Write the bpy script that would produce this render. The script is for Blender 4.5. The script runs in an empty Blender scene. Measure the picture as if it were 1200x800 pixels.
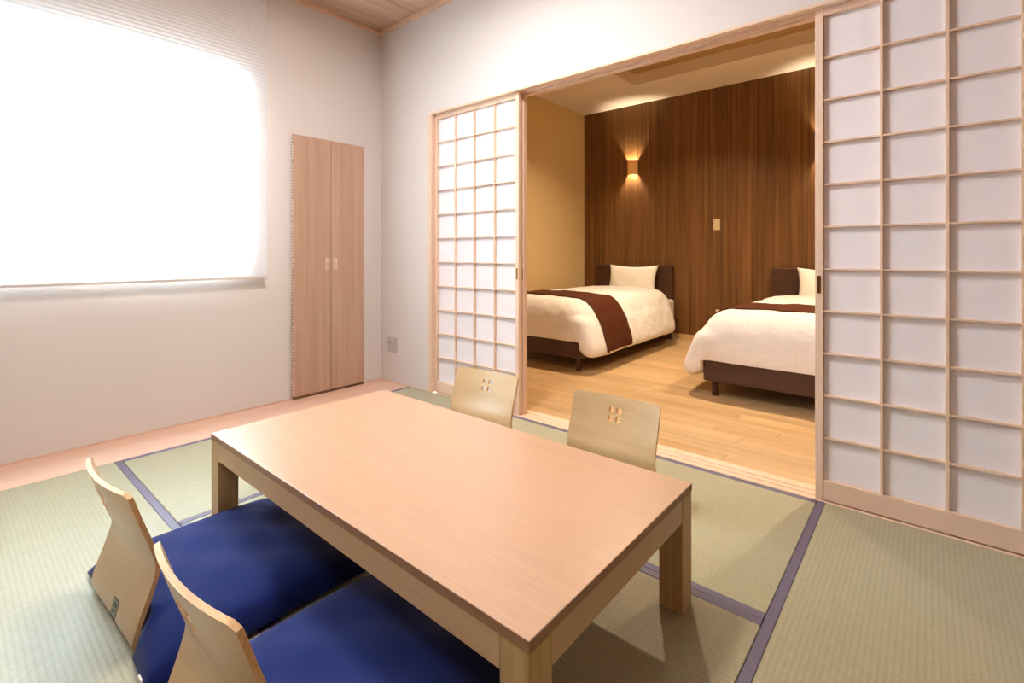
import bpy, bmesh, math, random
from mathutils import Vector, Matrix

SC = bpy.context.scene
COL = SC.collection
PI = math.pi
random.seed(4)


def S(r, g, b):
    """8-bit sRGB to linear RGBA"""
    f = lambda c: (c / 255 / 12.92) if c / 255 <= 0.04045 else ((c / 255 + 0.055) / 1.055) ** 2.4
    return (f(r), f(g), f(b), 1.0)


# ------------------------------------------------------------------ camera
cam_d = bpy.data.cameras.new('camera')
cam = bpy.data.objects.new('camera', cam_d)
COL.objects.link(cam)
cam.location = (3.3116, -2.2915, 1.0)
cam.rotation_euler = (PI / 2, 0, 0.70469)
cam_d.sensor_width = 36.0
cam_d.lens = 36.0 * 573.70 / 1200
cam_d.shift_y = -(400 - 296.26) / 1200
cam_d.clip_start = 0.02
SC.camera = cam

# ------------------------------------------------------------------ world, lights, exposure
w = bpy.data.worlds.new('overcast_sky')
SC.world = w
w.use_nodes = True
bg = w.node_tree.nodes['Background']
bg.inputs[0].default_value = (0.76, 0.88, 1.0, 1)
bg.inputs[1].default_value = 75.0


def area(name, loc, size, power, color, rot=(0, 0, 0), size_y=None, spread=180, shape='DISK'):
    l = bpy.data.lights.new(name, 'AREA')
    l.shape = shape
    l.size = size
    if size_y:
        l.size_y = size_y
    l.energy = power
    l.color = color
    l.spread = math.radians(spread)
    o = bpy.data.objects.new(name, l)
    o.location = loc
    o.rotation_euler = rot
    COL.objects.link(o)
    return o


area('tatami_ceiling_lamp', (1.75, -1.2, 2.68), 0.5, 51, (1.0, 0.972, 0.945))
area('rear_fill_light', (2.5, -2.8, 2.68), 0.5, 15, (1.0, 0.972, 0.945))  # added unseen fill from behind, evens the light on the paper doors
area('bedroom_downlight', (1.32, 1.75, 2.955), 0.12, 34, (1.0, 0.79, 0.54), spread=125)
area('bedroom_downlight', (3.31, 1.75, 2.955), 0.12, 34, (1.0, 0.79, 0.54), spread=125)
prt = area('window_portal', (-0.17, -1.9, 1.5), 1.8, 1, (1, 1, 1), rot=(0, -PI / 2, 0), size_y=1.24, shape='RECTANGLE')
prt.data.size, prt.data.size_y = 1.24, 1.8
prt.data.cycles.is_portal = True

SC.view_settings.view_transform = 'Standard'
SC.view_settings.look = 'None'
SC.view_settings.gamma = 1.0
SC.view_settings.use_curve_mapping = False
SC.view_settings.exposure = 0.13


# ------------------------------------------------------------------ materials
class NT:
    def __init__(s, name):
        s.m = bpy.data.materials.new(name)
        s.m.use_nodes = True
        s.t = s.m.node_tree
        s.p = s.t.nodes['Principled BSDF']
        s.out = s.t.nodes['Material Output']

    def n(s, typ, **kw):
        nd = s.t.nodes.new(typ)
        for k, v in kw.items():
            if k.startswith('i_'):
                key = k[2:].replace('_', ' ')
                nd.inputs[int(key) if key.isdigit() else key].default_value = v
            else:
                setattr(nd, k, v)
        return nd

    def l(s, a, b):
        s.t.links.new(a, b)

    def mix(s, fac, a, b, mode='MIX'):
        nd = s.n('ShaderNodeMix', data_type='RGBA', blend_type=mode)
        for i, v in ((0, fac), (6, a), (7, b)):
            if hasattr(v, 'is_linked'):
                s.l(v, nd.inputs[i])
            else:
                nd.inputs[i].default_value = v
        return nd.outputs[2]

    def math(s, op, a, b=0.0):
        nd = s.n('ShaderNodeMath', operation=op)
        for i, v in ((0, a), (1, b)):
            if hasattr(v, 'is_linked'):
                s.l(v, nd.inputs[i])
            else:
                nd.inputs[i].default_value = v
        return nd.outputs[0]

    def coords(s, rand=True):
        tc = s.n('ShaderNodeTexCoord')
        if not rand:
            return tc.outputs['Object']
        oi = s.n('ShaderNodeObjectInfo')
        sc = s.n('ShaderNodeVectorMath', operation='SCALE')
        sc.inputs[0].default_value = (13.1, 7.7, 5.3)
        s.l(oi.outputs['Random'], sc.inputs['Scale'])
        ad = s.n('ShaderNodeVectorMath', operation='ADD')
        s.l(tc.outputs['Object'], ad.inputs[0])
        s.l(sc.outputs[0], ad.inputs[1])
        return ad.outputs[0]

    def mapped(s, co, scale):
        mp = s.n('ShaderNodeMapping')
        mp.inputs['Scale'].default_value = scale
        s.l(co, mp.inputs['Vector'])
        return mp.outputs[0]

    def noise(s, co, scale=1.0, detail=3.0, rough=0.55, dist=0.0):
        nd = s.n('ShaderNodeTexNoise')
        nd.inputs['Scale'].default_value = scale
        nd.inputs['Detail'].default_value = detail
        nd.inputs['Roughness'].default_value = rough
        nd.inputs['Distortion'].default_value = dist
        s.l(co, nd.inputs['Vector'])
        return nd.outputs[0]

    def ramp(s, fac, stops):
        nd = s.n('ShaderNodeValToRGB')
        cr = nd.color_ramp
        while len(cr.elements) < len(stops):
            cr.elements.new(0.5)
        for e, (p, c) in zip(cr.elements, stops):
            e.position = p
            e.color = c
        s.l(fac, nd.inputs[0])
        return nd.outputs[0]

    def bump(s, h, strength=0.2, dist=0.002):
        nd = s.n('ShaderNodeBump')
        nd.inputs['Strength'].default_value = strength
        nd.inputs['Distance'].default_value = dist
        s.l(h, nd.inputs['Height'])
        s.l(nd.outputs[0], s.p.inputs['Normal'])


def plain(name, col, rough=0.5, metal=0.0, spec=0.5):
    t = NT(name)
    t.p.inputs['Base Color'].default_value = col
    t.p.inputs['Roughness'].default_value = rough
    t.p.inputs['Metallic'].default_value = metal
    t.p.inputs['Specular IOR Level'].default_value = spec
    # faint mottling so no surface is dead flat
    co = t.coords(False)
    f = t.noise(co, 40, 2)
    c2 = tuple(x * 0.93 for x in col[:3]) + (1,)
    t.l(t.mix(f, col, c2), t.p.inputs['Base Color'])
    return t.m


def wood(name, dark, light, axis='X', coarse=9.0, stretch=0.06, rough=0.45, vary=0.0, fine=0.35, coat=0.0, bump=0.08, spec=0.4, dist=0.6):
    t = NT(name)
    co = t.coords(True)
    sc = [coarse] * 3
    i = 'XYZ'.index(axis)
    sc[i] = coarse * stretch
    a = t.noise(t.mapped(co, sc), 1.0, 4, 0.6, dist)
    sf = [coarse * 14] * 3
    sf[i] = coarse * 14 * stretch * 0.35
    b = t.noise(t.mapped(co, sf), 1.0, 3, 0.6)
    f = t.math('ADD', t.math('MULTIPLY', a, 1 - fine), t.math('MULTIPLY', b, fine))
    c = t.ramp(f, [(0.33, dark), (0.67, light)])
    if vary > 0:
        oi = t.n('ShaderNodeObjectInfo')
        v = t.math('ADD', t.math('MULTIPLY', oi.outputs['Random'], vary * 2), 1 - vary)
        cmb = t.n('ShaderNodeCombineColor')
        for k in range(3):
            t.l(v, cmb.inputs[k])
        c = t.mix(1.0, c, cmb.outputs[0], 'MULTIPLY')
    t.l(c, t.p.inputs['Base Color'])
    t.p.inputs['Roughness'].default_value = rough
    t.p.inputs['Specular IOR Level'].default_value = spec
    t.p.inputs['Coat Weight'].default_value = coat
    t.p.inputs['Coat Roughness'].default_value = 0.3
    if bump:
        t.bump(b, bump, 0.001)
    return t.m


def wallpaper(name, col):
    t = NT(name)
    co = t.coords(False)
    a = t.noise(t.mapped(co, (300, 300, 90)), 1, 2)
    b = t.noise(co, 2.2, 2)
    t.l(t.mix(t.math('MULTIPLY', b, 0.12), col, tuple(x * 0.85 for x in col[:3]) + (1,)), t.p.inputs['Base Color'])
    t.p.inputs['Roughness'].default_value = 0.85
    t.p.inputs['Specular IOR Level'].default_value = 0.15
    t.bump(a, 0.25, 0.001)
    return t.m


def tatami_mat(name, axis):
    t = NT(name)
    co = t.coords(False)
    cross = (0, 1, 0) if axis == 'X' else (1, 0, 0)
    sep = t.n('ShaderNodeSeparateXYZ')
    t.l(co, sep.inputs[0])
    u = sep.outputs[1] if axis == 'X' else sep.outputs[0]
    v = sep.outputs[0] if axis == 'X' else sep.outputs[1]
    rib = t.math('PINGPONG', t.math('MULTIPLY', u, 1 / 0.0145), 0.5)
    rib = t.math('POWER', t.math('MULTIPLY', rib, 2.0), 0.4)
    sc = (40, 120, 5) if axis == 'Y' else (120, 40, 5)
    straw = t.noise(t.mapped(co, sc), 1, 2)
    sc2 = (200, 300, 1) if axis == 'Y' else (300, 200, 1)
    straw2 = t.noise(t.mapped(co, sc2), 1, 2)
    big = t.noise(co, 1.7, 2)
    f = t.math('ADD', t.math('MULTIPLY', straw, 0.5), t.math('MULTIPLY', straw2, 0.5))
    c = t.ramp(f, [(0.25, S(150, 141, 106)), (0.75, S(180, 171, 136))])
    c = t.mix(big, c, t.mix(0.25, c, S(164, 164, 128)))
    g = t.n('ShaderNodeCombineColor')
    rr = t.math('ADD', t.math('MULTIPLY', rib, 0.24), 0.78)
    for k in range(3):
        t.l(rr, g.inputs[k])
    c = t.mix(1.0, c, g.outputs[0], 'MULTIPLY')
    t.l(c, t.p.inputs['Base Color'])
    t.p.inputs['Roughness'].default_value = 0.5
    t.p.inputs['Specular IOR Level'].default_value = 1.0
    t.p.inputs['Sheen Weight'].default_value = 0.85
    t.p.inputs['Sheen Roughness'].default_value = 0.35
    t.p.inputs['Sheen Tint'].default_value = (0.88, 0.96, 1.0, 1)
    hh = t.math('ADD', rib, t.math('MULTIPLY', straw2, 0.3))
    t.bump(hh, 0.3, 0.0012)
    return t.m


def cloth(name, col, rough=0.9, scale=900, sheen=0.0, bump=0.2, stripes=False, spec=0.2):
    t = NT(name)
    co = t.coords(False)
    a = t.noise(co, scale, 2)
    b = t.noise(co, 6, 2)
    c = t.mix(t.math('MULTIPLY', b, 0.25), col, tuple(x * 0.8 for x in col[:3]) + (1,))
    if stripes:
        sep = t.n('ShaderNodeSeparateXYZ')
        t.l(co, sep.inputs[0])
        tcn = t.n('ShaderNodeTexCoord')
        sn = t.n('ShaderNodeSeparateXYZ')
        t.l(tcn.outputs['Normal'], sn.inputs[0])
        side = t.math('GREATER_THAN', t.math('ABSOLUTE', sn.outputs[1]), 0.6)
        drop = t.math('MULTIPLY', sep.outputs[2], t.math('SUBTRACT', 1.0, side))
        s_ = t.math('SUBTRACT', t.math('ABSOLUTE', sep.outputs[0]), drop)
        st = t.math('PINGPONG', t.math('MULTIPLY', s_, 1 / 0.032), 0.5)
        st = t.math('SMOOTH_MIN', t.math('MAXIMUM', t.math('MULTIPLY', t.math('SUBTRACT', st, 0.2), 10), 0.0), 1.0)
        c = t.mix(st, c, tuple(x * 0.955 for x in col[:3]) + (1,))
        t.l(t.math('ADD', t.math('MULTIPLY', st, 0.2), 0.6), t.p.inputs['Roughness'])
        wr = t.noise(co, 11, 3, 0.5, 0.4)
        t.bump(t.math('ADD', t.math('MULTIPLY', wr, 1.0), t.math('MULTIPLY', st, 0.012)), 0.4, 0.02)
    else:
        t.p.inputs['Roughness'].default_value = rough
        t.bump(a, bump, 0.0008)
    t.p.inputs['Sheen Weight'].default_value = sheen
    t.p.inputs['Specular IOR Level'].default_value = spec
    t.l(c, t.p.inputs['Base Color'])
    return t.m


def translucent(name, col, amount, tcol=None, fibre=60):
    t = NT(name)
    co = t.coords(False)
    f = t.noise(co, fibre, 4, 0.6)
    c = t.mix(t.math('MULTIPLY', f, 0.3), col, tuple(x * 0.92 for x in col[:3]) + (1,))
    d = t.n('ShaderNodeBsdfDiffuse')
    tr = t.n('ShaderNodeBsdfTranslucent')
    t.l(c, d.inputs['Color'])
    tr.inputs['Color'].default_value = tcol or col
    mx = t.n('ShaderNodeMixShader')
    mx.inputs[0].default_value = amount
    t.l(d.outputs[0], mx.inputs[1])
    t.l(tr.outputs[0], mx.inputs[2])
    t.l(mx.outputs[0], t.out.inputs['Surface'])
    return t.m


def glass(name):
    t = NT(name)
    tr = t.n('ShaderNodeBsdfTransparent')
    tr.inputs[0].default_value = (0.93, 0.97, 0.96, 1)
    gl = t.n('ShaderNodeBsdfGlossy')
    gl.inputs['Roughness'].default_value = 0.02
    fr = t.n('ShaderNodeFresnel')
    fr.inputs[0].default_value = 1.45
    mx = t.n('ShaderNodeMixShader')
    t.l(fr.outputs[0], mx.inputs[0])
    t.l(tr.outputs[0], mx.inputs[1])
    t.l(gl.outputs[0], mx.inputs[2])
    t.l(mx.outputs[0], t.out.inputs['Surface'])
    return t.m


def emit(name, col, strength):
    t = NT(name)
    t.p.inputs['Base Color'].default_value = col
    t.p.inputs['Emission Color'].default_value = col
    t.p.inputs['Emission Strength'].default_value = strength
    return t.m


M = {}
M['wall'] = wallpaper('tatami_room_wallpaper', S(220, 211, 207))
M['bedwall'] = wallpaper('bedroom_wallpaper', S(224, 196, 144))
M['bedceil'] = wallpaper('bedroom_ceiling_paper', S(238, 222, 198))
M['unseen_wall'] = wood('bounce_cutting_brown', S(112, 84, 62), S(138, 106, 80), 'Z', 12, 0.04, 0.5)  # made-up brown finish for the unseen walls, dark to cut bounced light
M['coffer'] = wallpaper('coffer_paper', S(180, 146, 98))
M['hinoki'] = wood('pale_hinoki_wood', S(218, 184, 158), S(234, 204, 180), 'X', 12, 0.04, 0.5, dist=0.15)
M['hinoki_v'] = wood('pale_hinoki_wood_upright', S(218, 184, 158), S(234, 204, 180), 'Z', 12, 0.04, 0.5, dist=0.15)
M['pinkboard'] = wood('pale_pink_floor_board', S(214, 172, 148), S(228, 190, 168), 'Y', 7, 0.05, 0.42)
M['ceilboard'] = wood('cedar_ceiling_board', S(166, 130, 108), S(204, 170, 146), 'Y', 9, 0.05, 0.6, vary=0.07, fine=0.25)
M['ceiltrim'] = wood('ceiling_trim_wood', S(206, 164, 132), S(222, 184, 154), 'X', 12, 0.05, 0.5)
M['walnut'] = wood('dark_walnut_panel', S(78, 48, 22), S(138, 96, 52), 'Z', 26, 0.02, 0.42, vary=0.12, fine=0.4, dist=0.2)
M['oak'] = wood('honey_oak_plank', S(180, 142, 98), S(210, 176, 130), 'X', 12, 0.06, 0.36, vary=0.10, fine=0.3)
M['bedwood'] = wood('dark_brown_bed_wood', S(62, 36, 24), S(84, 52, 36), 'X', 20, 0.05, 0.45, fine=0.5)
M['cabwood'] = wood('cabinet_veneer', S(176, 140, 118), S(198, 162, 140), 'Z', 24, 0.03, 0.5, vary=0.03)
M['cabdark'] = plain('cabinet_shadow_gap', S(112, 78, 52), 0.6)
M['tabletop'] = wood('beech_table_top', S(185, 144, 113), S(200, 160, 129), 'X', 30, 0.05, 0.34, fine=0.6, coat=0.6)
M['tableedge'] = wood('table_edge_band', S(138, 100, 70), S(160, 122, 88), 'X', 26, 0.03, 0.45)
M['tableapron'] = wood('table_apron_wood', S(186, 152, 112), S(204, 172, 132), 'X', 26, 0.03, 0.45)
M['tableleg'] = wood('table_leg_wood', S(168, 136, 86), S(202, 170, 118), 'Z', 30, 0.025, 0.45)
M['ply'] = wood('birch_plywood_face', S(188, 154, 110), S(206, 174, 130), 'X', 10, 0.08, 0.3, coat=0.3)
M['plyedge'] = wood('plywood_edge', S(196, 146, 94), S(232, 194, 146), 'X', 160, 0.02, 0.5)
M['heri'] = cloth('purple_grey_border_cloth', S(96, 86, 108), 0.5, 700, 0.0, 0.3, spec=1.0)
M['tatX'] = tatami_mat('tatami_weave_x', 'X')
M['tatY'] = tatami_mat('tatami_weave_y', 'Y')
M['navy'] = cloth('navy_cushion_cloth', S(9, 26, 86), 0.9, 500, 0.1, 0.25)
M['tag'] = plain('white_tag_cloth', S(235, 235, 232), 0.8)
M['duvet'] = cloth('white_striped_duvet', S(240, 234, 228), stripes=True)
M['linen'] = cloth('white_pillow_linen', S(242, 234, 222), 0.8, 700)
M['mattress'] = cloth('cream_mattress_cloth', S(226, 216, 200), 0.9, 300)
M['runner'] = cloth('brown_bed_runner_cloth', S(84, 40, 18), 0.75, 500, 0.0)
M['paper'] = translucent('shoji_paper', S(250, 244, 248), 0.06)
M['blind'] = translucent('pleated_blind_fabric', S(244, 238, 236), 0.55, (0.92, 0.94, 0.96, 1), 300)
M['alu'] = plain('white_aluminium', S(222, 212, 206), 0.4)
M['winframe'] = plain('window_frame_aluminium', S(205, 205, 203), 0.4)
M['glass'] = glass('clear_glass')
M['plate'] = plain('beige_plastic_plate', S(214, 196, 156), 0.4)
M['platelight'] = plain('off_white_plastic_plate', S(222, 210, 196), 0.4)
M['plategrey'] = plain('grey_plastic_plate', S(196, 184, 178), 0.45)
M['black'] = plain('dark_hole', S(30, 26, 24), 0.6)
M['brass'] = plain('brass_pull', S(150, 112, 52), 0.35, 0.8)
M['pull'] = plain('pale_metal_pull', S(236, 210, 190), 0.35, 0.2)
M['hinge'] = plain('hinge_metal', S(226, 206, 194), 0.4, 0.1)
M['veneer'] = translucent('lamp_shade_veneer', S(214, 170, 112), 0.06, (0.95, 0.70, 0.42, 1), 90)
M['bulb'] = emit('warm_bulb', (1.0, 0.89, 0.72, 1), 1900)
M['sticker'] = plain('grey_sticker', S(150, 150, 132), 0.5)
M['ink'] = plain('dark_sticker_print', S(70, 76, 66), 0.5)
M['slab'] = plain('floor_substrate', S(120, 105, 90), 0.9)


# ------------------------------------------------------------------ mesh helpers
def add_box(bm, x0, x1, y0, y1, z0, z1, bevel=0.0, seg=1, mi=0):
    vs = [bm.verts.new((x, y, z)) for x in (x0, x1) for y in (y0, y1) for z in (z0, z1)]
    fs = []
    for q in ((0, 1, 3, 2), (4, 6, 7, 5), (0, 4, 5, 1), (2, 3, 7, 6), (0, 2, 6, 4), (1, 5, 7, 3)):
        f = bm.faces.new([vs[i] for i in q])
        f.material_index = mi
        fs.append(f)
    if bevel > 0:
        es = list({e for f in fs for e in f.edges})
        bmesh.ops.bevel(bm, geom=es, offset=bevel, segments=seg, affect='EDGES', profile=0.5, clamp_overlap=True)


def boxbm(*a, **k):
    bm = bmesh.new()
    add_box(bm, *a, **k)
    return bm


def add_cyl(bm, c, r, h, n=20, axis='Z', r2=None):
    mat = Matrix.Translation(c)
    if axis == 'X':
        mat = mat @ Matrix.Rotation(PI / 2, 4, 'Y')
    if axis == 'Y':
        mat = mat @ Matrix.Rotation(-PI / 2, 4, 'X')
    bmesh.ops.create_cone(bm, cap_ends=True, segments=n, radius1=r, radius2=r if r2 is None else r2, depth=h, matrix=mat)


def mesh_of(bm, name, mats, smooth=False):
    bmesh.ops.recalc_face_normals(bm, faces=bm.faces)
    me = bpy.data.meshes.new(name)
    bm.to_mesh(me)
    bm.free()
    for m in (mats if isinstance(mats, (list, tuple)) else [mats]):
        me.materials.append(m)
    if smooth:
        for p in me.polygons:
            p.use_smooth = True
    return me


def link(name, me, parent=None, loc=None, rot=None):
    o = bpy.data.objects.new(name, me)
    COL.objects.link(o)
    if parent:
        o.parent = parent
    if loc is not None:
        o.location = loc
    if rot is not None:
        o.rotation_euler = rot
    return o


def obj(name, bm, mats, parent=None, loc=None, rot=None, smooth=False):
    return link(name, mesh_of(bm, name, mats, smooth), parent, loc, rot)


def tag(o, label, cat, group=None, kind=None):
    o['label'] = label
    o['category'] = cat
    if group:
        o['group'] = group
    if kind:
        o['kind'] = kind
    return o


def thing(name, label, cat, loc=(0, 0, 0), rz=0.0, group=None, kind=None):
    o = bpy.data.objects.new(name, None)
    o.empty_display_size = 0.1
    COL.objects.link(o)
    o.location = loc
    o.rotation_euler = (0, 0, rz)
    return tag(o, label, cat, group, kind)


def dup(root, loc, rz, label):
    r = root.copy()
    COL.objects.link(r)
    r.location = loc
    r.rotation_euler = (0, 0, rz)
    r['label'] = label
    for ch in list(root.children):
        c = ch.copy()
        COL.objects.link(c)
        c.parent = r
        for g in list(ch.children):
            d = g.copy()
            COL.objects.link(d)
            d.parent = c
    return r


def baked(name, bm, modfn):
    """mesh with modifiers applied"""
    me = mesh_of(bm, name, [])
    o = bpy.data.objects.new('tmp', me)
    COL.objects.link(o)
    extra = modfn(o) or []
    dg = bpy.context.evaluated_depsgraph_get()
    dg.update()
    res = bpy.data.meshes.new_from_object(o.evaluated_get(dg), depsgraph=dg)
    for q in [o] + list(extra):
        bpy.data.objects.remove(q, do_unlink=True)
    res.name = name
    return res


def auto_smooth(me, deg=35):
    bm = bmesh.new()
    bm.from_mesh(me)
    for f in bm.faces:
        f.smooth = True
    a = math.radians(deg)
    for e in bm.edges:
        e.smooth = not (len(e.link_faces) == 2 and e.calc_face_angle(0) > a)
    bm.to_mesh(me)
    bm.free()


# ------------------------------------------------------------------ the setting
XR, YB, ZC = 3.88, -4.0, 2.75          # tatami room: right wall, wall behind the camera, ceiling
BX0, BX1, BY, BZ = -0.215, 4.2, 3.357, 2.847   # bedroom
OX0, OX1, OZ = 0.62, 3.84, 1.985        # opening in the partition
PT = 0.13                               # partition thickness
WY0, WY1, WZ0, WZ1 = -2.8, -1.02, 0.850, 2.13     # window opening


def struct(o, label, cat):
    return tag(o, label, cat, None, 'structure')


# left wall with the window opening
bm = bmesh.new()
for (y0, y1, z0, z1) in ((YB, WY0, -0.06, ZC), (WY1, 0.0, -0.06, ZC), (WY0, WY1, -0.06, WZ0), (WY0, WY1, WZ1, ZC)):
    add_box(bm, -0.16, 0, y0, y1, z0, z1)
struct(obj('wall_left', bm, M['wall']), 'off-white papered wall with the bright window and the tall cabinet', 'wall')

# shoji wall: pier beside the left post and the band above the opening
bm = bmesh.new()
add_box(bm, -0.16, 0.565, 0, PT, -0.06, 2.9)
add_box(bm, 0.565, XR, 0, PT, 2.001, 2.9)
o = struct(obj('wall_front', bm, M['wall']), 'off-white papered wall around and above the opening with sliding paper doors', 'wall')

bm = boxbm(XR, XR + 0.1, YB, PT, -0.06, ZC)
struct(obj('wall_right', bm, M['unseen_wall']), 'unseen right wall of the tatami room, made-up brown finish to cut bounce', 'wall')  # finish invented dark to limit bounce from the right
bm = boxbm(-0.16, XR + 0.1, YB - 0.1, YB, -0.06, ZC)
struct(obj('wall_rear', bm, M['unseen_wall']), 'unseen tatami room wall behind the viewer, brown finish made up to dim fill', 'wall')  # finish invented dark to keep fill off the chair backs

# tatami room floor: substrate plus the pale board along the window wall
fl = struct(obj('floor', boxbm(0, XR, YB, 0.0, -0.12, -0.056), M['slab']), 'floor under the tatami mats with a pale pink board along the window wall', 'floor')
obj('floor_board', boxbm(0.0, 0.343, YB, 0, -0.055, 0.0, bevel=0.001), M['pinkboard'], fl)
obj('floor_board', boxbm(0.345, XR, YB, -2.59, -0.055, 0.0, bevel=0.001), M['hinoki'], fl)

# ceiling of cedar boards with a thin trim round it
ce = struct(obj('ceiling', boxbm(-0.16, XR + 0.1, YB - 0.1, PT, ZC + 0.02, ZC + 0.05), M['cabdark']), 'cedar board ceiling of the tatami room', 'ceiling')
bw = 0.447
bmesh_board = mesh_of(boxbm(-bw / 2 + 0.002, bw / 2 - 0.002, YB, 0, -0.012, 0.008, bevel=0.0025), 'board', M['ceilboard'])
k = 0
x = 0.0
while x < XR - 0.05:
    link('board' if k == 0 else 'board.%03d' % k, bmesh_board, ce, (x + bw / 2, 0, ZC + 0.012))
    x += bw
    k += 1
tr = struct(obj('trim_1', boxbm(0, 0.028, YB, 0, 2.722, ZC + 0.001, bevel=0.002), wood('ceiling_trim_wood_y', S(206, 164, 132), S(222, 184, 154), 'Y', 12, 0.05)), 'thin wooden ceiling trim along the window wall', 'trim')
tr = struct(obj('trim_2', boxbm(0.028, XR, -0.028, 0, 2.722, ZC + 0.001, bevel=0.002), M['ceiltrim']), 'thin wooden ceiling trim above the sliding paper doors', 'trim')

# baseboards (thin strips)
struct(obj('baseboard_left', boxbm(0, 0.006, YB, 0, 0, 0.009, bevel=0.001), wood('thin_base_strip_y', S(216, 180, 156), S(228, 194, 170), 'Y', 12, 0.05)), 'thin pale base strip along the window wall', 'baseboard')
struct(obj('baseboard_front', boxbm(0.006, 0.565, -0.006, 0, 0, 0.009, bevel=0.001), M['hinoki']), 'thin pale base strip left of the sliding door post', 'baseboard')

# post, head track (kamoi), threshold (shikii)
struct(obj('trim_3', boxbm(0.565, 0.610, -0.004, PT + 0.003, 0.0, 2.001, bevel=0.002), M['hinoki_v']), 'pale upright wooden post at the left end of the sliding doors', 'trim')
bm = bmesh.new()
add_box(bm, 0.610, XR, -0.004, 0.026, 1.987, 2.001, bevel=0.0015)
add_box(bm, 0.610, XR, 0.026, PT + 0.003, 1.9985, 2.001)
add_box(bm, 0.610, XR, 0.0615, 0.0665, 1.987, 2.001)
add_box(bm, 0.610, XR, 0.104, PT + 0.003, 1.987, 2.001)
struct(obj('trim_4', bm, M['hinoki']), 'pale grooved wooden head track of the sliding doors', 'trim')
bm = bmesh.new()
add_box(bm, 0.610, XR, 0.018, PT + 0.02, -0.055, -0.003)
for (y0, y1) in ((0.018, 0.026), (0.0615, 0.0665), (0.104, PT + 0.02)):
    add_box(bm, 0.610, XR, y0, y1, -0.004, 0.003, bevel=0.001)
struct(obj('trim_5', bm, wood('pale_threshold_wood', S(226, 190, 160), S(240, 208, 180), 'X', 12, 0.05, 0.4)), 'pale grooved wooden threshold between tatami and bedroom floor', 'trim')

struct(obj('trim_6', boxbm(3.777, XR, -0.004, PT + 0.003, 0.0, 1.987, bevel=0.002), M['hinoki_v']), 'pale upright wooden post at the right end of the sliding doors', 'trim')

# ---- window
win = thing('window_1', 'bright window behind the white pleated blind', 'window', (-0.08, 0, 0), kind='structure')
bm = bmesh.new()
t_ = 0.045
add_box(bm, -0.04, 0.04, WY0, WY0 + t_, WZ0, WZ1)
add_box(bm, -0.04, 0.04, WY1 - t_, WY1, WZ0, WZ1)
add_box(bm, -0.04, 0.04, WY0 + t_, WY1 - t_, WZ0, WZ0 + t_)
add_box(bm, -0.04, 0.04, WY0 + t_, WY1 - t_, WZ1 - t_, WZ1)
obj('window_frame', bm, M['winframe'], win)
ym = (WY0 + WY1) / 2
for (a, b, xo) in ((WY0 + t_, ym + 0.02, 0.008), (ym - 0.02, WY1 - t_, -0.02)):
    bm = bmesh.new()
    s_ = 0.035
    z0, z1 = WZ0 + t_, WZ1 - t_
    add_box(bm, xo - 0.012, xo + 0.012, a, a + s_, z0, z1)
    add_box(bm, xo - 0.012, xo + 0.012, b - s_, b, z0, z1)
    add_box(bm, xo - 0.012, xo + 0.012, a + s_, b - s_, z0, z0 + s_)
    add_box(bm, xo - 0.012, xo + 0.012, a + s_, b - s_, z1 - s_, z1)
    sash = obj('sash', bm, M['winframe'], win)
    obj('pane', boxbm(xo - 0.003, xo + 0.003, a + s_, b - s_, z0 + s_, z1 - s_), M['glass'], sash)

# ---- bedroom shell
struct(obj('wall_bedroom_left', boxbm(BX0 - 0.1, BX0, PT, BY + 0.1, -0.06, 3.0), M['bedwall']), 'cream papered side wall of the bedroom beside the left bed', 'wall')
struct(obj('wall_bedroom_right', boxbm(BX1, BX1 + 0.1, PT, BY + 0.1, -0.06, 3.0), M['bedwall']), 'cream papered side wall of the bedroom beyond the right bed', 'wall')
bm = bmesh.new()
add_box(bm, BX0, -0.16, PT - 0.03, PT, -0.06, 3.0)
add_box(bm, XR + 0.1, BX1, PT - 0.03, PT, -0.06, 3.0)
struct(obj('wall_bedroom_front', bm, M['bedwall']), 'cream strip of bedroom wall either side of the opening', 'wall')
wb = struct(obj('wall_bedroom_back', boxbm(BX0, BX1, BY + 0.014, BY + 0.1, -0.06, 3.0), M['cabdark']), 'bedroom wall panelled with dark walnut boards behind the beds', 'wall')
pw = 0.1535
pm = mesh_of(boxbm(-pw / 2 + 0.0006, pw / 2 - 0.0006, 0, 0.013, 0, BZ, bevel=0.0012), 'panel_board', M['walnut'])
k = 0
x = BX0
while x < BX1 - 0.02:
    link('panel_board' if k == 0 else 'panel_board.%03d' % k, pm, wb, (x + pw / 2, BY, 0))
    x += pw
    k += 1
struct(obj('baseboard_bedroom', boxbm(BX0, BX1, BY - 0.009, BY, 0, 0.055, bevel=0.002), M['oak']), 'light oak baseboard under the dark walnut wall', 'baseboard')
# ceiling with a raised coffer
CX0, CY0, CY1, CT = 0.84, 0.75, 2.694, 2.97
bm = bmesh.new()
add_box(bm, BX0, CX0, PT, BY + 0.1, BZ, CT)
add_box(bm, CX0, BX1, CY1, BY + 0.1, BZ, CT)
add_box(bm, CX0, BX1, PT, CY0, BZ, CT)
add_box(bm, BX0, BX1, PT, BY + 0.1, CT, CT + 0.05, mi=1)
struct(obj('ceiling_bedroom', bm, [M['bedceil'], M['coffer']]), 'cream bedroom ceiling with a raised rectangular recess', 'ceiling')
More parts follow.
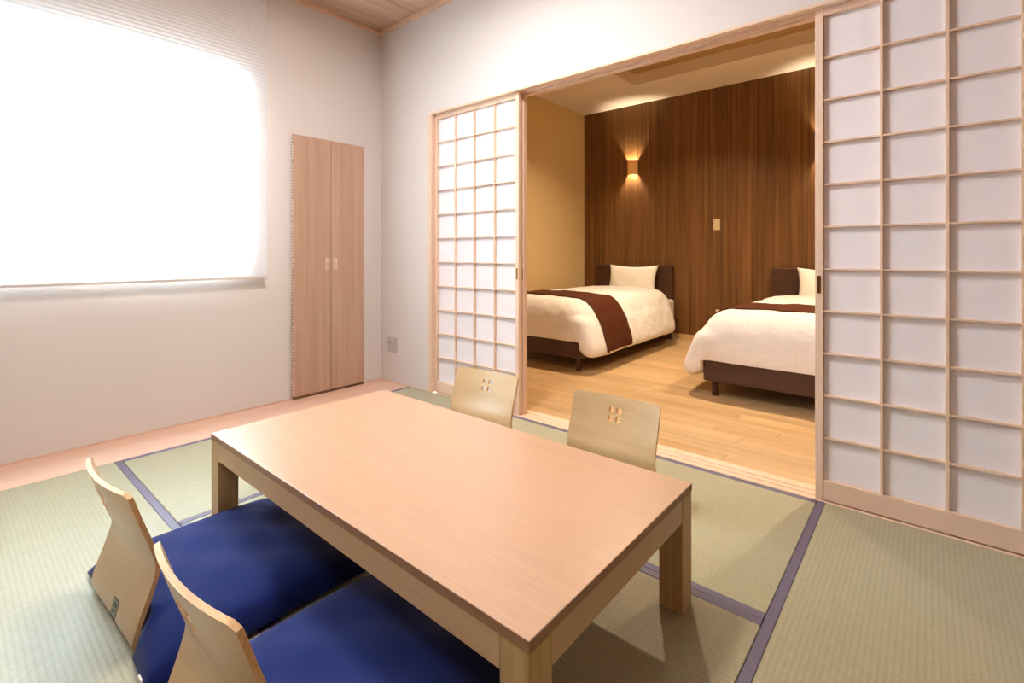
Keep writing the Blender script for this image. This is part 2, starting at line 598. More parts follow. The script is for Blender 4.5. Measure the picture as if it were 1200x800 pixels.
# oak floor, plank by plank
fb = struct(obj('floor_bedroom', boxbm(BX0, BX1, PT + 0.02, BY + 0.1, -0.12, -0.016), M['slab']), 'honey oak plank floor of the bedroom', 'floor')
prow = 0.0985
lens = (0.9, 1.25, 0.7)
pms = [mesh_of(boxbm(-L / 2 + 0.0006, L / 2 - 0.0006, -prow / 2 + 0.0006, prow / 2 - 0.0006, -0.015, 0, bevel=0.001), 'plank', M['oak']) for L in lens]
k = 0
y = PT + 0.02
while y < BY - 0.01:
    x = BX0 - random.random() * 0.35
    while x < BX1 - 0.05:
        j = random.randrange(3)
        L = lens[j]
        link('plank' if k == 0 else 'plank.%03d' % k, pms[j], fb, (x + L / 2, y + prow / 2, 0))
        x += L
        k += 1
    y += prow

# ------------------------------------------------------------------ sliding paper doors
NC, NR = 4, 11


def shoji(name, label, x0, wd, yf, pull_side):
    H = 1.9975
    d = thing(name, label, 'sliding door', (x0, yf, 0), kind='structure')
    st, th = 0.028, 0.033
    zb, zt = 0.083, 1.958
    for sx in (0, wd - st):
        o = obj('stile', boxbm(sx, sx + st, 0, th, 0.004, H, bevel=0.0015), M['hinoki_v'], d)
        if (sx == 0) == (pull_side == 'L'):
            bm = bmesh.new()
            cx = sx + st / 2
            for (a, b, c_, e) in ((-0.007, 0.007, 0.033, 0.036), (-0.007, 0.007, -0.036, -0.033), (-0.007, -0.005, -0.033, 0.033), (0.005, 0.007, -0.033, 0.033)):
                add_box(bm, cx + a, cx + b, -0.002, 0.004, 0.872 + c_, 0.872 + e)
            add_box(bm, cx - 0.005, cx + 0.005, -0.0006, 0.0005, 0.839, 0.905, mi=1)
            obj('finger_pull', bm, [M['brass'], plain('dark_brass_recess', S(98, 66, 20), 0.4, 0.6)], o)
    obj('bottom_rail', boxbm(st, wd - st, 0.002, th - 0.002, 0.004, zb, bevel=0.0015), M['hinoki'], d)
    obj('top_rail', boxbm(st, wd - st, 0.002, th - 0.002, zt, H, bevel=0.0015), M['hinoki'], d)
    iw = wd - 2 * st
    mw = 0.009
    my0, my1 = 0.004, 0.022
    vm = mesh_of(boxbm(-mw / 2, mw / 2, my0, my1, zb, zt), 'muntin', M['hinoki_v'])
    hm = mesh_of(boxbm(st, wd - st, my0 + 0.0015, my1, -0.0035, 0.0035), 'muntin', M['hinoki'])
    cw, rh = iw / NC, (zt - zb) / NR
    for c in range(1, NC):
        link('muntin', vm, d, (st + c * cw, 0, 0))
    for r in range(1, NR):
        link('muntin', hm, d, (0, 0, zb + r * rh))
    pm_ = mesh_of(boxbm(-cw / 2 + 0.0003, cw / 2 - 0.0003, my1, my1 + 0.0012, -rh / 2 + 0.0003, rh / 2 - 0.0003), 'pane', M['paper'])
    for c in range(NC):
        for r in range(NR):
            link('pane', pm_, d, (st + (c + 0.5) * cw, 0, zb + (r + 0.5) * rh))
    return d


shoji('door_1', 'left sliding door of white paper on a pale wooden grid, behind the far chairs', 0.606, 0.788, 0.0275, 'R')
shoji('door_2', 'right sliding door of white paper on a pale wooden grid, beside the bare tatami', 2.960, 0.808, 0.0275, 'L')
shoji('door_3', 'second paper door stacked behind the left one, only its pale edge showing', 0.612, 0.788, 0.0690, 'R')
shoji('door_4', 'second paper door stacked behind the right one', 2.967, 0.808, 0.0690, 'L')

# ------------------------------------------------------------------ tatami mats
def tatami(x0, x1, y0, y1, ax, label):
    cx, cy = (x0 + x1) / 2, (y0 + y1) / 2
    hx, hy = (x1 - x0) / 2 - 0.001, (y1 - y0) / 2 - 0.001
    t = thing('tatami_mat', label, 'tatami mat', (cx, cy, -0.055), group='tatami mats on the floor')
    bw_ = 0.028
    if ax == 'X':
        obj('woven_surface', boxbm(-hx, hx, -hy + bw_, hy - bw_, 0, 0.055, bevel=0.002), M['tatX'], t)
        bm_ = mesh_of(boxbm(-hx, hx, -bw_ / 2, bw_ / 2, 0, 0.0558, bevel=0.002), 'cloth_border', M['heri'])
        for s in (-1, 1):
            link('cloth_border', bm_, t, (0, s * (hy - bw_ / 2), 0))
    else:
        obj('woven_surface', boxbm(-hx + bw_, hx - bw_, -hy, hy, 0, 0.055, bevel=0.002), M['tatY'], t)
        bm_ = mesh_of(boxbm(-bw_ / 2, bw_ / 2, -hy, hy, 0, 0.0558, bevel=0.002), 'cloth_border', M['heri'])
        for s in (-1, 1):
            link('cloth_border', bm_, t, (s * (hx - bw_ / 2), 0, 0))


YF = 0.016
tatami(0.344, 1.211, -1.711, YF, 'Y', 'pale green tatami mat between the pink board and the table')
tatami(1.211, 2.969, -0.828, YF, 'X', 'tatami mat along the threshold under the two far chairs')
tatami(1.211, 2.969, -1.711, -0.828, 'X', 'shaded tatami mat directly under the table')
tatami(2.969, 3.846, -1.745, YF, 'Y', 'bare ribbed tatami mat in front of the right paper door')
tatami(0.344, 2.1, -2.588, -1.711, 'X', 'pale ribbed tatami mat at lower left behind the chair with the sticker')
tatami(2.1, 2.969, -2.588, -1.711, 'X', 'tatami mat in the near foreground before the near table leg')
tatami(2.969, 3.846, -2.588, -1.745, 'X', 'tatami mat in the near right corner by the viewer')

# ------------------------------------------------------------------ pleated blind
bl = thing('pleated_blind', 'white pleated blind lowered over the bright window', 'blind', (0, 0, 0))
by0, by1 = -2.95, -0.908
bz0, bz1 = 0.852, 2.69
bm = bmesh.new()
N = 84
prev = None
for i in range(2 * N + 1):
    z = bz0 + (bz1 - bz0) * i / (2 * N)
    xx = 0.058 + (0.0009 if i % 2 else -0.0009)
    cur = (bm.verts.new((xx, by0, z)), bm.verts.new((xx, by1, z)))
    if prev:
        bm.faces.new((prev[0], prev[1], cur[1], cur[0]))
    prev = cur
obj('pleated_fabric', bm, M['blind'], bl)
obj('bottom_rail', boxbm(0.049, 0.067, by0 - 0.004, by1 + 0.004, 0.838, 0.853, bevel=0.003, seg=2), M['alu'], bl)
obj('headrail', boxbm(0.001, 0.08, by0 - 0.004, by1 + 0.004, 2.69, 2.722, bevel=0.003, seg=2), M['alu'], bl)

# ------------------------------------------------------------------ cabinet on the window wall
cab = thing('storage_cabinet', 'tall narrow two-door wooden cabinet set into the window wall', 'cabinet', (0, -0.446, 0))
cy0, cy1 = -0.272, 0.272
bm = bmesh.new()
add_box(bm, 0.0005, 0.010, cy0, cy1, 0.002, 1.812)
obj('body', bm, M['cabwood'], cab)
obj('plinth', boxbm(0.010, 0.026, cy0 + 0.003, cy1 - 0.003, 0.0005, 0.016), M['cabdark'], cab)
for s, (a, b) in ((-1, (cy0 + 0.002, -0.0015)), (1, (0.0015, cy1 - 0.002))):
    dr = obj('door', boxbm(0.011, 0.030, a, b, 0.018, 1.808, bevel=0.0012), M['cabwood'], cab)
    hy = -0.0305 if s < 0 else 0.0315
    bm = bmesh.new()
    for (p, q, r, t2) in ((-0.0135, -0.009, -0.039, 0.039), (0.009, 0.0135, -0.039, 0.039), (-0.009, 0.009, -0.039, -0.033), (-0.009, 0.009, 0.014, 0.039)):
        add_box(bm, 0.029, 0.0335, hy + p, hy + q, 0.922 + r, 0.922 + t2)
    add_box(bm, 0.0295, 0.0308, hy - 0.009, hy + 0.009, 0.889, 0.936, mi=1)
    add_cyl(bm, (0.0338, hy, 0.946), 0.0042, 0.0012, 12, 'X')
    for f in bm.faces:
        if f.calc_center_median().x > 0.0332 and abs(f.calc_center_median().z - 0.946) < 0.005 and len(f.verts) > 4:
            f.material_index = 2
    obj('flush_pull', bm, [M['pull'], plain('pull_recess', S(206, 170, 146), 0.45), M['black']], dr)
# knuckles of the long hinge on the left edge
bm = bmesh.new()
for i in range(88):
    z = 0.03 + i * 0.0201
    add_cyl(bm, (0.0205, cy0 - 0.004, z + 0.005), 0.0085, 0.0115, 8)
o = obj('piano_hinge', bm, M['hinge'], cab)
o['kind'] = 'stuff'

# ------------------------------------------------------------------ wall plates
ou = thing('wall_outlet', 'grey outlet plate low on the wall right of the tall cabinet', 'outlet', (0.148, 0, 0.290))
obj('cover_plate', boxbm(-0.058, 0.058, -0.007, 0, -0.058, 0.058, bevel=0.003, seg=2), M['plategrey'], ou)
bm = bmesh.new()
add_cyl(bm, (-0.028, -0.0075, 0.016), 0.007, 0.002, 12, 'Y')
obj('socket_hole', bm, M['black'], ou)

sw = thing('light_switch', 'beige switch plate in the middle of the dark walnut wall', 'switch', (1.513, BY, 1.318))
obj('cover_plate', boxbm(-0.036, 0.036, -0.007, 0, -0.062, 0.062, bevel=0.004, seg=2), M['plate'], sw)
obj('rocker', boxbm(-0.018, 0.018, -0.0095, -0.007, -0.036, 0.036, bevel=0.001), M['plate'], sw)
so = thing('power_socket', 'pale socket plate on the walnut wall just above the right bed', 'socket', (1.536, BY, 0.318))
obj('cover_plate', boxbm(-0.036, 0.036, -0.007, 0, -0.05, 0.05, bevel=0.004, seg=2), M['platelight'], so)
bm = bmesh.new()
for zz in (-0.022, 0.022):
    for xx in (-0.006, 0.006):
        add_box(bm, xx - 0.001, xx + 0.001, -0.0078, -0.0068, zz - 0.006, zz + 0.006)
obj('slots', bm, M['black'], so)['kind'] = 'stuff'


# ------------------------------------------------------------------ wall lamps
def lamp_parts(root):
    R, Hh = 0.066, 0.092
    n = 22
    bm = bmesh.new()
    rings = []
    for rr in (R, R - 0.004):
        for z in (-Hh, Hh):
            rings.append([bm.verts.new((math.cos(PI + PI * i / n) * rr, -0.001 + math.sin(PI + PI * i / n) * rr * 1.12, z)) for i in range(n + 1)])
    oB, oT, iB, iT = rings
    for i in range(n):
        bm.faces.new((oB[i], oB[i + 1], oT[i + 1], oT[i]))
        bm.faces.new((iB[i], iT[i], iT[i + 1], iB[i + 1]))
        bm.faces.new((oT[i], oT[i + 1], iT[i + 1], iT[i]))
        bm.faces.new((oB[i], iB[i], iB[i + 1], oB[i + 1]))
    for e in (0, n):
        bm.faces.new((oB[e], oT[e], iT[e], iB[e]))
    o = obj('shade', bm, M['veneer'], root)
    auto_smooth(o.data, 40)
    obj('back_plate', boxbm(-0.05, 0.05, -0.012, 0, -0.06, 0.06, bevel=0.003), M['platelight'], root)
    bm = bmesh.new()
    bmesh.ops.create_uvsphere(bm, u_segments=16, v_segments=10, radius=0.02, matrix=Matrix.Translation((0, -0.042, 0)))
    obj('bulb', bm, M['bulb'], root, smooth=True)


LZ = 2.062
l1 = thing('wall_lamp', 'small glowing veneer wall lamp above the left bed', 'lamp', (0.497, BY, LZ), group='wall lamps above the beds')
lamp_parts(l1)
dup(l1, (2.557, BY, LZ), 0, 'wall lamp above the right bed, only its glow seen past the paper door')

# ------------------------------------------------------------------ beds
BW, BL = 1.06, 2.14


def rbox(bm, x0, x1, y0, y1, z0, z1, r, seg=5):
    """rounded box"""
    add_box(bm, x0, x1, y0, y1, z0, z1, bevel=r, seg=seg)


def bed_frame(label, loc):
    t = thing('bed', label, 'bed', loc, group='single beds in the bedroom')
    bm = bmesh.new()
    add_box(bm, -BW / 2, BW / 2, 0, 0.03, 0.108, 0.25, bevel=0.003)
    add_box(bm, -BW / 2, -BW / 2 + 0.03, 0.03, BL - 0.06, 0.108, 0.25, bevel=0.003)
    add_box(bm, BW / 2 - 0.03, BW / 2, 0.03, BL - 0.06, 0.108, 0.25, bevel=0.003)
    add_box(bm, -BW / 2 + 0.03, BW / 2 - 0.03, 0.03, BL - 0.06, 0.18, 0.215)
    obj('frame', bm, M['bedwood'], t)
    lb = bmesh.new()
    add_cyl(lb, (0, 0, 0.054), 0.021, 0.108, 16)
    lm = mesh_of(lb, 'leg', M['bedwood'])
    auto_smooth(lm)
    for sx in (-1, 1):
        for yy in (0.055, BL - 0.12):
            link('leg', lm, t, (sx * (BW / 2 - 0.06), yy, 0))
    obj('headboard', boxbm(-0.555, 0.465, BL - 0.055, BL - 0.005, 0.108, 0.845, bevel=0.006, seg=2), M['bedwood'], t)
    obj('mattress', boxbm(-BW / 2 + 0.035, BW / 2 - 0.035, 0.035, BL - 0.062, 0.216, 0.46, bevel=0.03, seg=3), M['mattress'], t)
    return t


def make_duvet_mesh():
    bm = bmesh.new()
    rbox(bm, -0.575, 0.575, -0.035, BL - 0.245, 0.14, 0.580, 0.17, 7)
    for s in (-1, 1):
        ob = bmesh.new()
        rbox(ob, -0.085, 0.085, -0.05, BL - 0.36, -0.20, 0.15, 0.08, 6)
        for v in ob.verts:
            # lower part hangs further out; slight swelling at the foot corner, shallow folds along the hem
            k = (0.15 - v.co.z) / 0.35
            v.co.x = v.co.x + 0.06 * k - 0.035 * (1 - k) + 0.012 * math.sin(v.co.y * 11.0)
            foot = math.exp(-((v.co.y - 0.05) / 0.22) ** 2)
            v.co.x += 0.03 * foot * k
            if v.co.z < -0.1:
                v.co.z += 0.012 * math.sin(v.co.y * 7.0 + 0.8) - 0.012 * foot
        rot = Matrix.Translation((s * 0.53, 0, 0.322)) @ Matrix.Scale(s, 4, (1, 0, 0))
        bmesh.ops.transform(ob, matrix=rot, verts=ob.verts)
        tmp = bpy.data.meshes.new('t')
        bmesh.ops.recalc_face_normals(ob, faces=ob.faces)
        ob.to_mesh(tmp)
        ob.free()
        bm.from_mesh(tmp)
        bpy.data.meshes.remove(tmp)

    def mods(o):
        a = o.modifiers.new('r', 'REMESH')
        a.mode = 'VOXEL'
        a.voxel_size = 0.017
        b = o.modifiers.new('s', 'SMOOTH')
        b.iterations = 22
        b.factor = 0.5
        tx = bpy.data.textures.new('wr', 'CLOUDS')
        tx.noise_scale = 0.17
        d = o.modifiers.new('d', 'DISPLACE')
        d.texture = tx
        d.strength = 0.022
        d.mid_level = 0.5
        tx2 = bpy.data.textures.new('wr2', 'CLOUDS')
        tx2.noise_scale = 0.05
        d2 = o.modifiers.new('d2', 'DISPLACE')
        d2.texture = tx2
        d2.strength = 0.005
        d2.mid_level = 0.5
        # hollow it where frame and mattress are
        cb = bmesh.new()
        add_box(cb, -BW / 2 - 0.003, BW / 2 + 0.003, -0.2, BL, 0.0, 0.2525)
        add_box(cb, -BW / 2 + 0.033, BW / 2 - 0.033, 0.033, BL - 0.06, 0.252, 0.464)
        cut = bpy.data.objects.new('cut', mesh_of(cb, 'cut', []))
        COL.objects.link(cut)
        q = o.modifiers.new('b', 'BOOLEAN')
        q.operation = 'DIFFERENCE'
        q.solver = 'EXACT'
        q.use_self = True
        q.object = cut
        return [cut]

    me = baked('duvet', bm, mods)
    # dome the top a little
    for v in me.vertices:
        if v.co.z > 0.47:
            k = max(0.0, 1 - (v.co.x / 0.56) ** 2)
            v.co.z += 0.03 * k * min(1, (v.co.z - 0.47) / 0.09)
    auto_smooth(me, 60)
    return me


def make_runner_mesh(duv, y0, y1):
    bm = bmesh.new()
    bm.from_mesh(duv)
    for co, no in (((0, y0, 0), (0, -1, 0)), ((0, y1, 0), (0, 1, 0)), ((0, 0, 0.128), (0, 0, -1))):
        bmesh.ops.bisect_plane(bm, geom=bm.verts[:] + bm.edges[:] + bm.faces[:], plane_co=co, plane_no=no, clear_outer=True)
    bm.normal_update()
    kill = []
    for f in bm.faces:
        c = f.calc_center_median()
        out = f.normal.z > 0.4 or (f.normal.z > -0.25 and f.normal.x * c.x > -0.02)
        # keep the outer skin only
        if not out or (abs(c.x) < 0.532 and c.z < 0.50):
            kill.append(f)
    bmesh.ops.delete(bm, geom=kill, context='FACES')
    # drop small leftovers: keep the biggest island
    seen, best = set(), []
    for f in bm.faces:
        if f in seen:
            continue
        st, isl = [f], []
        seen.add(f)
        while st:
            g = st.pop()
            isl.append(g)
            for e in g.edges:
                for h in e.link_faces:
                    if h not in seen:
                        seen.add(h)
                        st.append(h)
        if len(isl) > len(best):
            best = isl
    bs = set(best)
    bmesh.ops.delete(bm, geom=[f for f in bm.faces if f not in bs], context='FACES')
    bmesh.ops.smooth_vert(bm, verts=[v for v in bm.verts if not v.is_boundary], factor=0.5, use_axis_x=True, use_axis_y=False, use_axis_z=True)
    bm.normal_update()
    for v in bm.verts:
        v.co += v.normal * 0.005
    r = bmesh.ops.extrude_face_region(bm, geom=bm.faces[:])
    nv = [g for g in r['geom'] if isinstance(g, bmesh.types.BMVert)]
    bm.normal_update()
    for v in nv:
        v.co += v.normal * 0.005
    me = mesh_of(bm, 'bed_runner', M['runner'])
    auto_smooth(me, 50)
    return me


def make_pillow_mesh(wd=0.64, ht=0.40, th=0.13):
    bm = bmesh.new()
    nx, nz = 26, 18
    grids = []
    for sgn in (1, -1):
        g = []
        for i in range(nx + 1):
            row = []
            for j in range(nz + 1):
                u, v = -1 + 2 * i / nx, -1 + 2 * j / nz
                pin = 1 - 0.09 * (1 - v * v) * abs(u) ** 3
                pinz = 1 - 0.15 * (1 - u * u) * abs(v) ** 3
                k = max(0.0, (1 - abs(u) ** 2.6)) ** 0.55 * max(0.0, (1 - abs(v) ** 2.6)) ** 0.55
                wr = 0.004 * math.sin(7 * u + 3 * v) * k
                row.append(bm.verts.new((u * wd / 2 * pin, sgn * (th / 2 * k + wr), ht / 2 + v * ht / 2 * pinz)))
            g.append(row)
        grids.append(g)
    for s, g in enumerate(grids):
        for i in range(nx):
            for j in range(nz):
                q = (g[i][j], g[i + 1][j], g[i + 1][j + 1], g[i][j + 1])
                bm.faces.new(q if s == 0 else q[::-1])
    bmesh.ops.remove_doubles(bm, verts=bm.verts, dist=0.0008)
    return mesh_of(bm, 'pillow', M['linen'], smooth=True)


duv = make_duvet_mesh()
duv.materials.clear()
duv.materials.append(M['duvet'])
run = make_runner_mesh(duv, 0.17, 0.65)
pil = make_pillow_mesh()
FY = BY - BL - 0.01
for i, (bx, side) in enumerate(((0.565, 'left'), (2.635, 'right'))):
    nb = 'beside the cream wall' if i == 0 else 'partly hidden by the right paper door'
    bed_frame('low dark brown single bed ' + nb, (bx, FY, 0))
    o = link('duvet', duv, None, (bx, FY, 0))
    tag(o, ('puffy white striped duvet over the bed beside the cream wall' if i == 0 else 'puffy white duvet over the bed partly hidden by the right paper door'), 'duvet', 'white duvets on the beds')
    o = link('bed_runner', run, None, (bx, FY, 0))
    tag(o, ('dark brown runner across the bed beside the cream wall' if i == 0 else 'dark brown runner across the bed partly hidden by the paper door'), 'bed runner', 'brown bed runners')
    o = link('pillow', pil, None, (bx + 0.01, BY - 0.235, 0.468), (math.radians(-13), 0, 0))
    tag(o, ('white pillow leaning on the headboard beside the cream wall' if i == 0 else 'white pillow half hidden by the right paper door'), 'pillow', 'pillows on the beds')

# ------------------------------------------------------------------ table
TX0, TX1, TY0, TY1 = 1.310, 2.796, -1.640, -0.889
tcx, tcy = (TX0 + TX1) / 2, (TY0 + TY1) / 2
hx, hy = (TX1 - TX0) / 2, (TY1 - TY0) / 2
tb = thing('low_table', 'low rectangular beech dining table on the tatami', 'table', (tcx, tcy, 0.001))
bm = bmesh.new()
add_box(bm, -hx, hx, -hy, hy, 0.3175, 0.340, bevel=0.0012)
bm.faces.ensure_lookup_table()
bm.normal_update()
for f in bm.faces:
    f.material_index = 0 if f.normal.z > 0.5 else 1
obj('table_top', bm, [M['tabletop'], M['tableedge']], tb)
lw, gp = 0.068, 0.0005
lm = mesh_of(boxbm(-lw / 2, lw / 2, -lw / 2, lw / 2, 0, 0.3165, bevel=0.0015), 'leg', M['tableleg'])
for sx in (-1, 1):
    for sy in (-1, 1):
        link('leg', lm, tb, (sx * (hx - lw / 2 - 0.001), sy * (hy - lw / 2 - 0.001), 0))
aw = 0.0225
am = mesh_of(boxbm(-hx + lw + 0.002, hx - lw - 0.002, -aw / 2, aw / 2, 0.253, 0.3165, bevel=0.001), 'apron', M['tableapron'])
am2 = mesh_of(boxbm(-aw / 2, aw / 2, -hy + lw + 0.002, hy - lw - 0.002, 0.253, 0.3165, bevel=0.001), 'apron', wood('table_apron_wood_y', S(186, 152, 112), S(204, 172, 132), 'Y', 26, 0.03))
for s in (-1, 1):
    link('apron', am, tb, (0, s * (hy - aw / 2 - 0.002), 0))
    link('apron', am2, tb, (s * (hx - aw / 2 - 0.002), 0, 0))

# ------------------------------------------------------------------ legless floor chairs
# side profile in chair space: +y is the way the sitter faces, origin at the foot of the back
PROF = [(-0.0065, 0.405), (0.004, 0.370), (0.0165, 0.330), (0.030, 0.290), (0.0425, 0.250), (0.0505, 0.222), (0.0535, 0.200), (0.051, 0.176), (0.042, 0.146), (0.033, 0.119), (0.022, 0.090), (0.0125, 0.062), (0.0062, 0.038), (0.0065, 0.022), (0.014, 0.0105), (0.026, 0.0065)]
CW, CT_ = 0.386, 0.0115


def cat(pts, per=4):
    out = []
    n = len(pts)
    for i in range(n - 1):
        p0, p1, p2, p3 = pts[max(i - 1, 0)], pts[i], pts[i + 1], pts[min(i + 2, n - 1)]
        for k in range(per):
            t = k / per
            out.append(tuple(0.5 * (2 * p1[c] + (p2[c] - p0[c]) * t + (2 * p0[c] - 5 * p1[c] + 4 * p2[c] - p3[c]) * t * t + (3 * p1[c] - p0[c] - 3 * p2[c] + p3[c]) * t ** 3) for c in range(2)))
    out.append(pts[-1])
    return out


def bulge(z):
    """how far the middle of the back sits behind its edges"""
    k = min(1.0, max(0.0, (z - 0.13) / 0.16))
    return 0.024 * k * k * (3 - 2 * k)


def make_back():
    prof = cat(PROF, 3)
    n = len(prof)
    ns = 22
    # outward (rear) normals of the profile
    nor = []
    for i in range(n):
        a, b = prof[max(i - 1, 0)], prof[min(i + 1, n - 1)]
        d = Vector((b[0] - a[0], b[1] - a[1])).normalized()
        nor.append(Vector((d.y, -d.x)))
    bm = bmesh.new()
    G = []
    dist = [0.0]
    for i in range(1, n):
        dist.append(dist[-1] + math.dist(prof[i], prof[i - 1]))
    rc = 0.017
    for side in (0, 1):
        g = []
        for i in range(n):
            hw = CW / 2
            if dist[i] < rc:
                hw = CW / 2 - rc + math.sqrt(max(0.0, rc * rc - (rc - dist[i]) ** 2))
            row = []
            for j in range(ns + 1):
                u = -1 + 2 * j / ns
                xx = u * hw
                y, z = prof[i]
                b = bulge(z)
                cu = xx / (CW / 2)
                y = y - b * (1 - cu * cu)
                slope = -2 * b * cu / (CW / 2)   # dy/dx (minus of bulge)
                nv = Vector((-slope * -1, nor[i].x, nor[i].y))
                nv = Vector((slope, nor[i].x, nor[i].y)) if False else Vector((2 * b * cu / (CW / 2) * nor[i].x * -1 * -1, nor[i].x, nor[i].y)).normalized()
                off = side * CT_
                row.append(bm.verts.new((xx + nv.x * off * 0.0, y + nv.y * off, z + nv.z * off)))
            g.append(row)
        G.append(g)
    A, B = G
    for i in range(n - 1):
        for j in range(ns):
            bm.faces.new((A[i][j], A[i][j + 1], A[i + 1][j + 1], A[i + 1][j]))
            bm.faces.new((B[i][j], B[i + 1][j], B[i + 1][j + 1], B[i][j + 1]))
    edge = []
    for i in range(n - 1):
        edge.append(bm.faces.new((A[i][0], A[i + 1][0], B[i + 1][0], B[i][0])))
        edge.append(bm.faces.new((A[i][ns], B[i][ns], B[i + 1][ns], A[i + 1][ns])))
    for j in range(ns):
        edge.append(bm.faces.new((A[0][j], B[0][j], B[0][j + 1], A[0][j + 1])))
        edge.append(bm.faces.new((A[n - 1][j], A[n - 1][j + 1], B[n - 1][j + 1], B[n - 1][j])))
    for f in edge:
        f.material_index = 1
    bmesh.ops.recalc_face_normals(bm, faces=bm.faces)
    me = bpy.data.meshes.new('backrest')
    bm.to_mesh(me)
    bm.free()
    me.materials.append(M['ply'])
    me.materials.append(M['plyedge'])
    # four square finger holes with eased corners
    cb = bmesh.new()
    for hx_ in (-0.0165, 0.0165):
        for hz in (0.317, 0.350):
            add_box(cb, hx_ - 0.0115, hx_ + 0.0115, -0.2, 0.2, hz - 0.0115, hz + 0.0115, mi=1)
    vert_e = [e for e in cb.edges if abs(e.verts[0].co.y - e.verts[1].co.y) > 0.1]
    bmesh.ops.bevel(cb, geom=vert_e, offset=0.005, segments=2, affect='EDGES', profile=0.5)
    for f in cb.faces:
        f.material_index = 1
    cut = bpy.data.objects.new('cut', mesh_of(cb, 'cut', [M['ply'], M['plyedge']]))
    COL.objects.link(cut)
    o = bpy.data.objects.new('tmp', me)
    COL.objects.link(o)
    q = o.modifiers.new('b', 'BOOLEAN')
    q.operation = 'DIFFERENCE'
    q.solver = 'EXACT'
    q.object = cut
    dg = bpy.context.evaluated_depsgraph_get()
    dg.update()
    res = bpy.data.meshes.new_from_object(o.evaluated_get(dg), depsgraph=dg)
    for z in (o, cut):
        bpy.data.objects.remove(z, do_unlink=True)
    res.name = 'backrest'
    auto_smooth(res, 32)
    return res


def chair(label, loc, rz, sticker=False):
    t = thing('floor_chair', label, 'chair', loc, rz, 'legless floor chairs round the table')
    b = link('backrest', BACK, t)
    link('seat', SEAT, t)
    if sticker:
        # small printed sticker low on the rear face
        bm = bmesh.new()
        add_box(bm, -0.021, 0.021, -0.0004, 0.0, -0.0215, 0.0215, mi=1)
        add_box(bm, -0.018, 0.018, -0.0007, -0.0002, -0.0185, 0.0185, mi=0)
        add_box(bm, -0.012, 0.013, -0.001, -0.0006, 0.002, 0.013, mi=1)
        add_box(bm, -0.012, -0.004, -0.001, -0.0006, -0.013, -0.002, mi=1)
        add_box(bm, 0.001, 0.013, -0.001, -0.0006, -0.006, -0.002, mi=1)
        s = obj('maker_sticker', bm, [M['sticker'], M['ink']], b, (0.03, -0.0028, 0.050), (math.radians(-14.7), 0, 0))
        s['label'] = 'small square grey printed sticker on the lower back'
    return t


BACK = make_back()
bm = bmesh.new()
add_box(bm, -CW / 2, CW / 2, 0.027, 0.40, 0.0008, 0.012, bevel=0.0)
ve = [e for e in bm.edges if abs(e.verts[0].co.z - e.verts[1].co.z) > 0.005 and e.verts[0].co.y > 0.3]
bmesh.ops.bevel(bm, geom=ve, offset=0.05, segments=5, affect='EDGES', profile=0.5)
SEAT = mesh_of(bm, 'seat', M['ply'])

chair('bent plywood floor chair with a sticker, at far left by the navy cushion', (1.622, -1.9805, 0), math.radians(2.5), True)
chair('bent plywood floor chair nearest the viewer, cut off by the bottom edge', (2.277, -1.9745, 0), math.radians(2.5))
chair('plywood floor chair across the table in front of the left paper door', (1.622, -0.508, 0), math.radians(180 + 4.5))
chair('plywood floor chair across the table with the bedroom floor behind it', (2.329, -0.489, 0), math.radians(180 + 2))


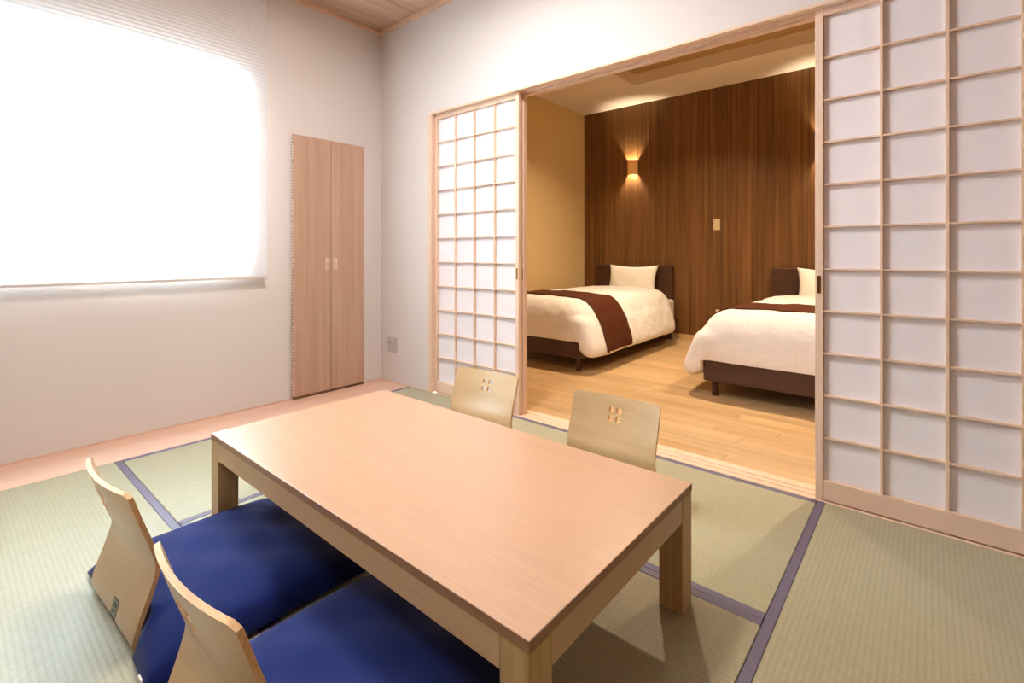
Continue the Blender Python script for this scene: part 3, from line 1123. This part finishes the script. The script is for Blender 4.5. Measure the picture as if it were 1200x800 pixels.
# ------------------------------------------------------------------ floor cushions
def cushion(label, x0, x1, y0, y1, chx, chy):
    """zabuton pushed against a chair back: its rear edge gives way where the back presses in"""
    bm = bmesh.new()
    nx, ny = 44, 40
    W, D, T = x1 - x0, y1 - y0, 0.082
    top, bot = [], []
    for i in range(nx + 1):
        r1, r2 = [], []
        for j in range(ny + 1):
            u, v = -1 + 2 * i / nx, -1 + 2 * j / ny
            # slightly pulled-in sides, pointed corners
            px = u * (1 - 0.035 * (1 - v * v) * abs(u) ** 2)
            pv = v * (1 - 0.035 * (1 - u * u) * abs(v) ** 2)
            x = (x0 + x1) / 2 + px * W / 2
            y = (y0 + y1) / 2 + pv * D / 2
            k = max(0.0, 1 - abs(u) ** 4) ** 0.5 * max(0.0, 1 - abs(v) ** 4) ** 0.5
            d = abs(x - chx)
            s = min(1, max(0, (CW / 2 + 0.012 - d) / 0.014))
            if s > 0 and v < 0:
                kb = max(0.0, 1 - abs(u) ** 4) ** 0.5 * max(0.0, 1 - abs(v) ** 30) ** 0.5
                k = k + (kb - k) * s
            zt = 0.016 + T * (0.28 * k ** 0.5 + 0.72 * k ** 1.0)
            zt += 0.004 * math.sin(9 * u + 2) * math.sin(7 * v) * k
            # squeeze
            lim = chy + 0.029
            if s > 0 and y < y0 + 0.30:
                fr = (y - y0) / 0.30
                y = y + s * (1 - fr) * max(0.0, lim - y0)
            r1.append(bm.verts.new((x, y, zt)))
            r2.append(bm.verts.new((x, y, 0.0145 if k > 0 else 0.0145)))
        top.append(r1)
        bot.append(r2)
    for i in range(nx):
        for j in range(ny):
            bm.faces.new((top[i][j], top[i + 1][j], top[i + 1][j + 1], top[i][j + 1]))
            bm.faces.new((bot[i][j], bot[i][j + 1], bot[i + 1][j + 1], bot[i + 1][j]))
    for i in range(nx):
        bm.faces.new((top[i][0], bot[i][0], bot[i + 1][0], top[i + 1][0]))
        bm.faces.new((top[i][ny], top[i + 1][ny], bot[i + 1][ny], bot[i][ny]))
    for j in range(ny):
        bm.faces.new((top[0][j], top[0][j + 1], bot[0][j + 1], bot[0][j]))
        bm.faces.new((top[nx][j], bot[nx][j], bot[nx][j + 1], top[nx][j + 1]))
    cx, cy = (x0 + x1) / 2, (y0 + y1) / 2
    bmesh.ops.translate(bm, vec=(-cx, -cy, 0), verts=bm.verts)
    t = thing('floor_cushion', label, 'cushion', (cx, cy, 0), group='navy floor cushions')
    o = obj('cover', bm, M['navy'], t, smooth=True)
    auto_smooth(o.data, 55)
    return t


c1 = cushion('navy floor cushion of the far left chair, tucked under the table', 1.335, 1.985, -1.99, -1.42, 1.622, -1.9805)
obj('sewn_tag', boxbm(-0.012, 0.012, -0.002, 0.002, 0, 0.012, bevel=0.0005), M['tag'], c1, (0.285, -0.286, 0.022))
cushion('navy floor cushion of the chair nearest the viewer, beside the near table leg', 2.03, 2.665, -1.975, -1.42, 2.277, -1.9745)
